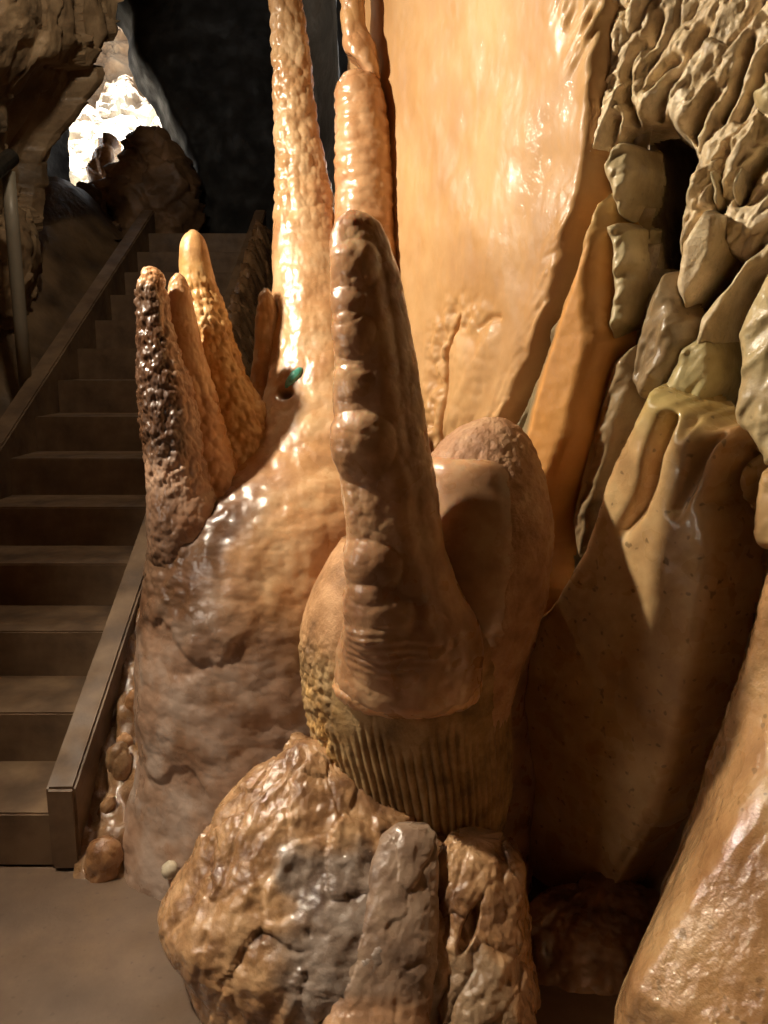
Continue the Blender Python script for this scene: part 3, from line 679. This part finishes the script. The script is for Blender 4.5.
loft('spire', [(349, 357, 210), (341, 369, 214), (335, 379, 221), (331, 387, 236), (330, 393, 255), (330, 399, 273), (332, 407, 309), (334, 412, 336), (335, 418, 364), (333, 423, 395), (335, 427, 424), (336, 432, 455), (341, 438, 490), (346, 442, 520), (348, 446, 550, 1.71), (346, 458, 585, 1.72),
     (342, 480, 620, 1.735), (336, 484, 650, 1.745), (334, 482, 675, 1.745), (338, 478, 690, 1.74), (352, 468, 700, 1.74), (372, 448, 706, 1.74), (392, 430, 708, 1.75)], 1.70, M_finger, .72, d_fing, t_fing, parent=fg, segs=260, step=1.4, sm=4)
loft('base_lip', [(345, 474, 664, 1.75), (335, 481, 676, 1.745), (332, 482, 686, 1.74), (338, 478, 696, 1.735), (352, 466, 704, 1.735), (374, 446, 709, 1.74), (396, 430, 711, 1.75)], 1.74, M_finger, .62, lambda P, YY, TH, N: .007 * fbm(P, 12, 3, 231) + .004 * lumps(P, 45, 232),
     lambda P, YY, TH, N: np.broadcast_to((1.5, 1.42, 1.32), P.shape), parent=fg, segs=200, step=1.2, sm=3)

# =================================================================== FOREGROUND ROCKS
def d_rock(seed, amp=1.0):
    def f(P, YY, TH, N):
        W = P + .035 * np.stack([fbm(P, 8, 3, seed + 40), fbm(P, 8, 3, seed + 41), fbm(P, 8, 3, seed + 42)], -1)
        W[..., 0] += W[..., 2] * -.25
        h1, e1 = facets(W * np.array([1, 1, .4]), 9, seed, .9)
        rg = 1 - np.abs(fbm(W * np.array([1, 1, .35]), 11, 4, seed + 7)) * 2.4
        return amp * (.010 * h1 - .003 * sstep(.14, 0, e1) + .010 * rg - .005 + .022 * fbm(P, 6, 4, seed + 5) + .011 * fbm(P, 24, 4, seed + 6) + .004 * fbm(P, 70, 3, seed + 8))
    return f
def t_rock(c1, c2, seed):
    return lambda P, YY, TH, N: mix(c1, c2, sstep(-.1, .35, fbm(P * np.array([1, 1, .5]), 9, 4, seed)))
def fw(R, ya, yb):
    """let the rock face come forward as it goes down"""
    y0, y1 = R[0][2], R[-1][2]
    return [(a, b, y, ya + (yb - ya) * ((y - y0) / (y1 - y0)) ** .9) for a, b, y in R]
R1 = [(300, 318, 742), (285, 342, 752), (262, 366, 768), (238, 390, 788), (218, 415, 806), (206, 450, 835), (192, 500, 862), (171, 524, 888), (160, 530, 908), (166, 532, 930), (182, 534, 955), (190, 536, 985), (202, 540, 1015), (205, 546, 1060), (212, 552, 1110), (215, 560, 1180)]
def t_r1(P, YY, TH, N):
    t = t_rock((1.1, 1.03, .96), (.74, .64, .58), 222)(P, YY, TH, N)
    g = sstep(.88, .95, np.cos(TH - np.radians(276)) + .10 * fbm(P, 9, 4, 223)) * sstep(806, 822, YY + 14 * fbm(P, 12, 2, 224))
    return mix(t, np.array((.68, .82, 1.2)), g)
tag(loft('boulder', fw(R1, 1.84, 1.52), 1.86, M_rocko, .55, d_rock(221, .9), t_r1, segs=360, step=1.5), 'large orange brown boulder with grey patches and a blunt snout pointing left at the floor', 'rock')
tag(loft('boulder', fw([(398, 428, 826), (382, 438, 836), (372, 440, 860), (362, 439, 905), (348, 437, 950), (334, 434, 990), (318, 430, 1030), (300, 426, 1100), (280, 424, 1180)], 1.66, 1.30), 1.73, M_rockg, .45, d_rock(241, .5), lambda P, YY, TH, N: mix(t_rock((1.08, 1.0, .92), (.82, .74, .66), 242)(P, YY, TH, N), (1.7, 1.35, 1.02), sstep(975, 1000, YY + 30 * fbm(P, 9, 3, 243)))), 'smooth grey brown slab leaning under the fluted stump', 'rock')
def d_r4(P, YY, TH, N):
    h = d_rock(251)(P, YY, TH, N)
    x = (TH - np.radians(252)) * 40; e = np.hypot((x + (YY - 915) * .30) / 7, (YY - 912) / 26)
    return h - .04 * sstep(1.1, .6, e)
def t_r4(P, YY, TH, N):
    t = t_rock((1.08, 1.0, .92), (.78, .68, .62), 252)(P, YY, TH, N)
    x = (TH - np.radians(258)) * 40; r = np.hypot(x / 34, (YY - 985) / 62)
    return mix(t, (.80, .84, .92), sstep(1.1, .8, r + .3 * fbm(P, 14, 3, 253)))
tag(loft('boulder', fw([(450, 500, 836), (440, 514, 846), (437, 522, 868), (434, 524, 900), (432, 525, 940), (430, 530, 980), (428, 538, 1030), (424, 545, 1100), (420, 550, 1180)], 1.68, 1.33), 1.76, M_rocko, .6, d_r4, t_r4, segs=220), 'orange boulder with a grey core and dark cavity, right of the smooth slab', 'rock')
tag(loft('boulder', fw([(290, 306, 735), (280, 330, 748), (290, 360, 770), (300, 390, 800), (310, 470, 828), (310, 520, 850), (310, 526, 900), (310, 530, 1000), (310, 535, 1080)], 1.95, 1.75), 1.9, M_rocko, .8, d_rock(271), t_rock((.9, .82, .74), (.7, .62, .56), 272)), 'brown rock bed under the fluted stump', 'rock')
tag(loft('boulder', fw([(575, 625, 884), (540, 660, 896), (522, 676, 920), (512, 688, 960), (505, 696, 1010), (500, 720, 1090), (495, 740, 1180)], 1.86, 1.50), 1.8, M_body, .5, d_rock(281, 1.3), t_rock((.62, .56, .52), (.44, .39, .36), 282)), 'added rock at the bottom of the cleft between stump and ochre bulge, shade put into its colour', 'rock')  # filler where the cleft is only shade, tinted dark to match it

# pebble in the fold, turquoise glint
from mathutils.bvhtree import BVHTree
def surf(ob, px, py):
    m = ob.data; o = Vector(ob['_o'])
    t = BVHTree.FromPolygons([v.co for v in m.vertices], [p.vertices for p in m.polygons])
    d = Vector(ray(px, py)).normalized(); hit = t.ray_cast(Vector(CAM) - o, d)
    return float((hit[0] + o).y) if hit[0] is not None else 2.2
def pebble(name, px, py, Y, r, mat, lab, cat, sq=(1, 1, 1)):
    c = at(px, py, Y); n, m = 24, 32
    ph = np.linspace(0.02, np.pi - .02, n)[:, None]; th = np.linspace(0, 2 * np.pi, m, endpoint=False)[None]
    D = np.stack([np.sin(ph) * np.cos(th), np.sin(ph) * np.sin(th), np.cos(ph) * np.ones_like(th)], -1)
    P = D * r * (1 + .12 * fbm(D, 1.5, 2, int(px)))[..., None] * np.array(sq)
    if sq[0] != 1:
        a = math.radians(50); x, z = P[..., 0].copy(), P[..., 2].copy(); P[..., 0] = x * math.cos(a) - z * math.sin(a); P[..., 2] = x * math.sin(a) + z * math.cos(a)
    P = P + c
    V = np.vstack([P.reshape(-1, 3), P[0].mean(0), P[-1].mean(0)])
    i = np.arange(n - 1)[:, None] * m; j = np.arange(m)[None]; j2 = (j + 1) % m
    Q = np.stack([i + j, i + m + j, i + m + j2, i + j2], -1).reshape(-1, 4)
    a = np.arange(m); b = (a + 1) % m
    T1 = np.stack([np.full(m, n * m), a, b], 1); T2 = np.stack([np.full(m, n * m + 1), (n - 1) * m + b, (n - 1) * m + a], 1)
    return tag(make_obj(name, V, [Q, T1, T2], mat, None, None, c), lab, cat)
pebble('pebble', 170, 870, surf(apron, 170, 870) - .02, .024, M_pebble, 'small round whitish pebble at the foot of the dark-crusted stalagmite', 'pebble')
pebble('mineral_chip', 294, 378, surf(apron, 294, 378) + .003, .031, M_glass, 'small turquoise glassy chip on the bright orange apron', 'mineral', (1.25, .5, .55))

# =================================================================== STAIRS
RISE, TREAD, Y0, XL, XR, NST = .17, .31, 2.125, -1.73, -.973, 14
def prism(name, prof, x0, x1, mat, parent, nx=2, bev=.006, origin=None):
    """profile in (Y, Z) extruded along X, with softened edges"""
    me = bpy.data.meshes.new(name); o0 = np.array(origin if origin is not None else [(x0 + x1) / 2, prof[0][0], prof[0][1]])
    V = [(x - o0[0], y - o0[1], z - o0[2]) for x in (x0, x1) for y, z in prof]; n = len(prof)
    Fc = [tuple(range(n))[::-1], tuple(range(n, 2 * n))] + [(i, (i + 1) % n, n + (i + 1) % n, n + i) for i in range(n)]
    me.from_pydata(V, [], Fc)
    import bmesh
    bm = bmesh.new(); bm.from_mesh(me); bmesh.ops.recalc_face_normals(bm, faces=bm.faces)
    bmesh.ops.bevel(bm, geom=list(bm.edges), offset=bev, segments=2, affect='EDGES'); bm.to_mesh(me); bm.free()
    a = me.attributes.new('tint', 'FLOAT_COLOR', 'POINT'); a.data.foreach_set('color', np.ones(len(me.vertices) * 4, np.float32))
    me.materials.append(mat)
    ob = bpy.data.objects.new(name, me); col.objects.link(ob); ob.location = o0
    if parent is not None:
        ob.parent = parent; ob.location = o0 - np.array(parent['_o'])
    return ob
stairs = bpy.data.objects.new('staircase', None); col.objects.link(stairs)
stairs.location = ((XL + XR) / 2, Y0, 0); stairs['_o'] = [(XL + XR) / 2, Y0, 0.0]
tag(stairs, 'narrow concrete staircase with low side kerbs climbing to the cave mouth', 'stairs')
for k in range(NST):
    y = Y0 + TREAD * k; z = RISE * (k + 1); d = TREAD + .02 if k < NST - 1 else 1.3
    prism('step', [(y, max(0, z - RISE - .04)), (y + d, max(0, z - RISE - .04)), (y + d, z), (y, z)], XL - .02, XR + .02, M_conc, stairs)
ye = Y0 + TREAD * 13; sl = RISE / TREAD
for x0, x1, a, up in ((XR, XR + .085, .02, .10), (XL - .10, XL, .0, .10)):
    yf = Y0 - a
    prism('kerb', [(yf, 0), (ye + .2, RISE * 13 - .15), (ye + .2, RISE * 14 + up + .1), (yf, .17 + up - a * sl)], x0, x1, M_conc, stairs, bev=.008)
# handrail on the left kerb
hr = bpy.data.objects.new('handrail', None); col.objects.link(hr)
pb = at(25, 378, 4.17); hr.location = pb; hr['_o'] = [float(x) for x in pb]
tag(hr, 'grey steel handrail post with a dark rail on the left stair kerb', 'handrail')
def tube(name, pts, r, mat, parent, seg=16):
    pts = np.array(pts); V, Q = [], []
    for i, p in enumerate(pts):
        t = pts[min(i + 1, len(pts) - 1)] - pts[max(i - 1, 0)]; t = t / np.linalg.norm(t)
        u = np.cross(t, [1, 0, 0.01]); u /= np.linalg.norm(u); w = np.cross(t, u)
        for k in range(seg):
            a = 2 * np.pi * k / seg; V.append(p + r * (np.cos(a) * u + np.sin(a) * w))
    for i in range(len(pts) - 1):
        for k in range(seg):
            Q.append((i * seg + k, i * seg + (k + 1) % seg, (i + 1) * seg + (k + 1) % seg, (i + 1) * seg + k))
    V += [pts[0], pts[-1]]; n = len(V); T = []
    for k in range(seg):
        T.append((n - 2, (k + 1) % seg, k)); b = (len(pts) - 1) * seg; T.append((n - 1, b + k, b + (k + 1) % seg))
    return make_obj(name, V, [np.array(Q), np.array(T)], mat, None, parent, pts[0])
pt = pb + np.array([0, 0, 1.0])
tube('post', [pb - np.array([0, 0, .12]), pb + np.array([0, 0, .3]), pb + np.array([0, 0, .7]), pt], .033, M_metal, hr)
rd = np.array([0, -TREAD, -RISE]); rd = rd / np.linalg.norm(rd)
tube('rail', [pt - rd * .05 + [0, 0, .05], pt + rd * .6 + [0, 0, .05], pt + rd * 1.6 + [0, 0, .05]], .042, M_drkm, hr)
tube('post', [pb + rd * 1.3 - np.array([0, 0, .12]), pb + rd * 1.3 + [0, 0, .5], pb + rd * 1.3 + [0, 0, 1.0]], .033, M_metal, hr)

# =================================================================== RUBBLE BESIDE THE KERB
bank_rings = []
def bank():
    Yv, Xv = np.meshgrid(np.linspace(2.06, 7.4, 640), np.linspace(-.905, -.1, 110), indexing='ij')
    P = np.stack([Xv, Yv, np.zeros_like(Xv)], -1)
    line = np.where(Yv < 2.9, (Yv - 2.08) * .52, .4264 + (Yv - 2.9) * .40); line = np.clip(line, 0, 1.62)
    H = line * (1.45 - .3 * sstep(-.88, -.62, Xv)) + .06 * sstep(2.06, 2.16, Yv) + .04 * fbm(P, 7, 4, 301) + .03 * lumps(P, 12, 302) + .03 * facets(P, 14, 305)[0] + .015 * fbm(P, 30, 3, 306)
    H = np.where(Yv < 2.075, -.02, H)
    P[..., 2] = H
    nr, nc = H.shape; idx = np.arange(nr * nc).reshape(nr, nc)
    Q = np.stack([idx[:-1, :-1], idx[:-1, 1:], idx[1:, 1:], idx[1:, :-1]], -1).reshape(-1, 4)
    return make_obj('rubble_bank', P.reshape(-1, 3), Q, M_rocko, np.broadcast_to((.56, .50, .44), (nr * nc, 3)), None, (-.7, 2.06, 0))
tag(bank(), 'bank of muddy rubble sloping up between the right stair kerb and the stalagmites', 'rubble')
def stone(rings, Y, lab, seed, tn):
    tag(loft('stone', rings, Y, M_rocko, .8, d_rock(seed, .45), lambda P, YY, TH, N: np.broadcast_to(tn, P.shape), segs=80, sm=2), lab, 'stone')
stone([(116, 122, 742), (109, 128, 748), (106, 132, 762), (108, 131, 774), (112, 128, 782)], 2.30, 'roundish grey stone in the rubble bank halfway up the right kerb', 311, (.8, .78, .76))
stone([(108, 114, 796), (99, 116, 803), (96, 115, 811), (98, 106, 817)], 2.20, 'flat angular stone low in the rubble bank', 312, (.86, .8, .76))
stone([(122, 128, 733), (117, 133, 738), (116, 134, 745), (121, 130, 750)], 2.36, 'small whitish stone above the roundish grey stone', 313, (1.25, 1.15, 1.1))
stone([(100, 112, 838), (88, 120, 845), (84, 124, 858), (84, 122, 872), (88, 118, 882)], 2.10, 'brown block at the foot of the rubble bank beside the kerb end', 314, (.9, .76, .64))
stone([(132, 138, 690), (127, 142, 696), (124, 144, 706), (127, 142, 714)], 2.45, 'rounded brown stone at the top of the visible rubble', 315, (.98, .84, .72))

def left_bank():
    Yv, Xv = np.meshgrid(np.linspace(1.9, 7.6, 240), np.linspace(-5.0, XL - .06, 110), indexing='ij')
    P = np.stack([Xv, Yv, np.zeros_like(Xv)], -1)
    H = np.clip((Yv - 2.0) * .548, 0, 2.36) + .10 * fbm(P, 2.2, 4, 303) - .06 + .5 * sstep(XL - .15, XL - .7, Xv)
    P[..., 2] = H
    nr, nc = H.shape; idx = np.arange(nr * nc).reshape(nr, nc)
    Q = np.stack([idx[:-1, :-1], idx[:-1, 1:], idx[1:, 1:], idx[1:, :-1]], -1).reshape(-1, 4)
    return structure(make_obj('ground_bank', P.reshape(-1, 3), Q, M_cave, np.broadcast_to((.5, .46, .42), (nr * nc, 3)), None, (-3, 1.9, 0)))

# =================================================================== ROOM SHELL
def grid_xy(name, x0, x1, y0, y1, z, amp, f, mat, seed, nx, ny, down=False, tn=(1, 1, 1)):
    X, Y = np.meshgrid(np.linspace(x0, x1, nx), np.linspace(y0, y1, ny))
    P = np.stack([X, Y, np.full_like(X, z)], -1); P[..., 2] += amp * fbm(P, f, 4, seed)
    idx = np.arange(nx * ny).reshape(ny, nx)
    Q = np.stack([idx[:-1, :-1], idx[:-1, 1:], idx[1:, 1:], idx[1:, :-1]], -1).reshape(-1, 4)
    if down: Q = Q[:, ::-1]
    return structure(make_obj(name, P.reshape(-1, 3), Q, mat, np.broadcast_to(tn, (nx * ny, 3)), None, (x0, y0, z)))
left_bank()
grid_xy('floor', -3.2, 3.6, -2.8, 3.2, -.004, .010, 3, M_floor, 401, 240, 240)
grid_xy('ceiling', -4.5, 3.8, -2.9, 8.2, 4.6, .3, 1.2, M_cave, 402, 120, 160, True)

def relief_yz(name, y0, y1, z0, z1, xf, mat, ny, nz, flip, tint=None):
    Y, Z = np.meshgrid(np.linspace(y0, y1, ny), np.linspace(z0, z1, nz))
    X = xf(Y, Z); P = np.stack([X, Y, Z], -1)
    idx = np.arange(ny * nz).reshape(nz, ny)
    Q = np.stack([idx[:-1, :-1], idx[:-1, 1:], idx[1:, 1:], idx[1:, :-1]], -1).reshape(-1, 4)
    if flip: Q = Q[:, ::-1]
    return structure(make_obj(name, P.reshape(-1, 3), Q, mat, None if tint is None else np.broadcast_to(tint, (ny * nz, 3)), None, (float(X.mean()), y0, z0)))
def xl(Y, Z):
    P = np.stack([Y * 0 - 2, Y, Z], -1)
    x = -2.06 - .2 * sstep(2.6, 1.2, Y) - .06 * sstep(3.6, 5, Y)
    b = .16 * fbm(P, 1.3, 4, 411) + .05 * fbm(P, 5, 4, 412)
    F1, F2, ID = worley(P * np.array([1, .8, .6]), 1.7, 413)
    b = b + .12 * (ID - .5) + .10 * sstep(0, .25, F2 - F1)
    over = .46 * sstep(2.55, 3.3, Z) * sstep(3.5, 4.9, Y)
    rec = -.08 * sstep(1.75, 1.2, Z - (Y - 4) * .5)
    b = b + .16 * facets(P * np.array([1, 1, .7]), 2.2, 414)[0] + .05 * facets(P, 6, 415)[0] + .03 * fbm(P, 14, 4, 416)
    return x + b * .6 + over + rec
relief_yz('wall_left', -2.8, 5.1, -.05, 4.9, xl, M_cave, 760, 470, False)
# end of the left wall turns away to the left
PE = Plane(-2.2, 5.05, -4.6, 5.5)
S, Z = np.meshgrid(np.linspace(0, 2.8, 120), np.linspace(-.05, 4.9, 180))
structure(wall_grid_mesh('wall_corner', PE, S, Z, .1 * fbm(PE.pts(S, Z, S * 0), 2, 4, 421) + .1 * facets(PE.pts(S, Z, S * 0), 3, 422)[0] - .08, np.ones_like(S, bool), M_cave, np.broadcast_to(np.array([.6, .55, .5]), S.shape + (3,))))
PN = Plane(-4.5, 5.2, -4.8, 7.6)
S, Z = np.meshgrid(np.linspace(0, 2.5, 60), np.linspace(-.05, 4.9, 90))
structure(wall_grid_mesh('wall_daylight_block', PN, S, Z, .1 * fbm(PN.pts(S, Z, S * 0), 1.5, 4, 445), np.ones_like(S, bool), M_cave, None))  # unseen wall, added to keep daylight off the far wall
def xr(Y, Z):
    P = np.stack([Y * 0, Y, Z], -1)
    return -.16 - .36 * sstep(3.0, 4.4, Y) + .08 * fbm(P, 2, 4, 431)
relief_yz('wall_passage', 2.9, 8.1, -.05, 4.9, xr, M_unlit, 240, 200, True)
PB = Plane(-3.2, -2.7, 3.8, -2.7)
S, Z = np.meshgrid(np.linspace(0, 7, 120), np.linspace(-.05, 4.9, 90))
structure(wall_grid_mesh('wall_back', PB, S, Z, .2 * fbm(PB.pts(S, Z, S * 0), 1.2, 4, 441), np.ones_like(S, bool), M_cave, None))
PR = Plane(2.55, -.75, 3.5, -2.8)
S, Z = np.meshgrid(np.linspace(-2.3, 2.4, 90), np.linspace(-.05, 4.9, 90))
structure(wall_grid_mesh('wall_side', PR, S, Z, .1 * fbm(PR.pts(S, Z, S * 0), 1.5, 4, 443), np.ones_like(S, bool), M_cave, None))

# far wall with the cave mouth, its unlit black put into the rock colour
FW = Plane(-5.0, 7.2, -.4, 7.2)
mouth = [(70, 190), (66, 150), (74, 88), (98, 55), (101, 30), (110, 22), (121, 28), (127, 40), (129, 66), (138, 90), (156, 110), (166, 138), (178, 158), (187, 182), (184, 204), (74, 204)]
mp_ = np.array([FW.hit(x, y, -.45) for x, y in mouth])
S, Z = np.meshgrid(np.arange(0, 5.0, .016), np.arange(1.6, 5.0, .016))
P3 = FW.pts(S, Z, S * 0)
sdm = sdf(mp_, S, Z) + .03 * fbm(P3, 5, 3, 451)
gz, gs = np.gradient(sdm, .016); gn = np.hypot(gs, gz) + 1e-6
sn = np.where((sdm > 0) & (sdm < .03), sdm, 0); S = S - sn * gs / gn; Z = Z - sn * gz / gn
Hf = .14 * fbm(P3, 1.6, 4, 452) - .45 * sstep(-.22, .03, sdm)
structure(wall_grid_mesh('wall_far', FW, S, Z, Hf, sdm < .004, M_unlit, None))
grid_xy('ground', -4.6, -.4, 6.2, 9.2, 2.36, .12, 1.5, M_unlit, 461, 90, 90)
# boulder under the opening and smaller orange rock
tag(loft('boulder', [(144, 150, 134), (134, 160, 140), (126, 172, 152), (118, 184, 166), (108, 190, 185), (98, 194, 205), (88, 196, 240), (84, 200, 262)], 7.0, M_cave, .7, lambda P, YY, TH, N: .14 * facets(P, 3, 471)[0] + .06 * facets(P, 8, 473)[0] + .06 * fbm(P, 4, 4, 472), lambda P, YY, TH, N: np.broadcast_to((.62, .52, .46), P.shape), segs=120),
    'dark angular boulder lying below the bright cave mouth', 'rock')
tag(loft('boulder', [(96, 106, 140), (88, 116, 147), (86, 120, 160), (88, 116, 176), (92, 110, 192), (90, 112, 205), (88, 114, 256)], 7.9, M_rocko, .8, lambda P, YY, TH, N: .12 * (worley(P, 2.6, 481)[2] - .5) + .05 * fbm(P, 4, 4, 482), lambda P, YY, TH, N: np.broadcast_to((1, .86, .76), P.shape), segs=100),
    'orange brown boulder at the left foot of the cave mouth', 'rock')
tag(loft('boulder', [(84, 92, 186), (76, 104, 194), (70, 112, 212), (68, 118, 240), (66, 122, 262)], 6.7, M_cave, .7, lambda P, YY, TH, N: .12 * facets(P, 4, 475)[0] + .05 * fbm(P, 6, 4, 476), lambda P, YY, TH, N: np.broadcast_to((.4, .34, .3), P.shape), segs=100),
    'low dark heap of rock at the left foot of the cave mouth', 'rock')
# outdoor slope and cliff seen through the mouth
def slope():
    X, T = np.meshgrid(np.linspace(-9, 2.5, 240), np.linspace(0, 1, 220))
    Yv = 9.0 + 3.6 * np.clip(T / .62, 0, 1) + .15 * np.clip((T - .62) / .38, 0, 1)
    Zv = 2.8 + 2.4 * np.clip(T / .62, 0, 1) + 1.0 * np.clip((T - .62) / .38, 0, 1)
    P = np.stack([X, Yv, Zv], -1)
    F1, F2, ID = worley(P, 1.5, 491)
    h = .30 * (ID - .5) + .2 * sstep(0, .3, F2 - F1) + .25 * fbm(P, 1.2, 4, 492) + .16 * facets(P, 3, 493)[0] + .10 * facets(P, 7, 494)[0]
    P[..., 2] += h * .4; P[..., 1] -= h * .35
    nr, nc = X.shape; idx = np.arange(nr * nc).reshape(nr, nc)
    Q = np.stack([idx[:-1, :-1], idx[:-1, 1:], idx[1:, 1:], idx[1:, :-1]], -1).reshape(-1, 4)
    tn = mix((1.25, 1.25, 1.25), (.60, .47, .37), sstep(.5, .62, T + .06 * fbm(P, 2, 3, 495)))  # sun glare on the slope put into the tint; the cliff is browner rock
    return structure(make_obj('hillside', P.reshape(-1, 3), Q, M_out, tn.reshape(-1, 3), None, (-3, 9, 2.5)))
slope()

# =================================================================== LIGHT
w = bpy.data.worlds.new('world'); sc.world = w; w.use_nodes = True
bg = w.node_tree.nodes['Background']; bg.inputs['Color'].default_value = (.95, .98, 1.0, 1); bg.inputs['Strength'].default_value = 1.3
def light(name, kind, loc, energy, color, target=None, **k):
    d = bpy.data.lights.new(name, kind); d.energy = energy; d.color = color
    for a, b in k.items(): setattr(d, a, b)
    o = bpy.data.objects.new(name, d); col.objects.link(o); o.location = loc
    if target is not None:
        o.rotation_euler = (Vector(target) - Vector(loc)).to_track_quat('-Z', 'Y').to_euler()
    return o
WARM = (1.0, .88, .70)
light('cave_lamp', 'SPOT', (-1.58, 1.78, 2.62), 305, WARM, (.85, 1.6, .9), spot_size=math.radians(120), spot_blend=.8, shadow_soft_size=.045)
light('fill_left', 'AREA', (-1.45, 1.25, 1.15), 1.8, (1.0, .89, .76), (.3, 1.32, .4), size=.35, spread=math.radians(120))  # unseen fill light, added to lift the foreground rocks from the left
light('fill_stairs', 'POINT', (-1.15, 3.2, 3.6), 42, WARM, shadow_soft_size=.08)  # unseen fill light, added to brighten the left wall and stairs
light('sun', 'SUN', (-3, 12, 12), 45, (1, .97, .92), (-2.6, 9.5, 0), angle=.01)
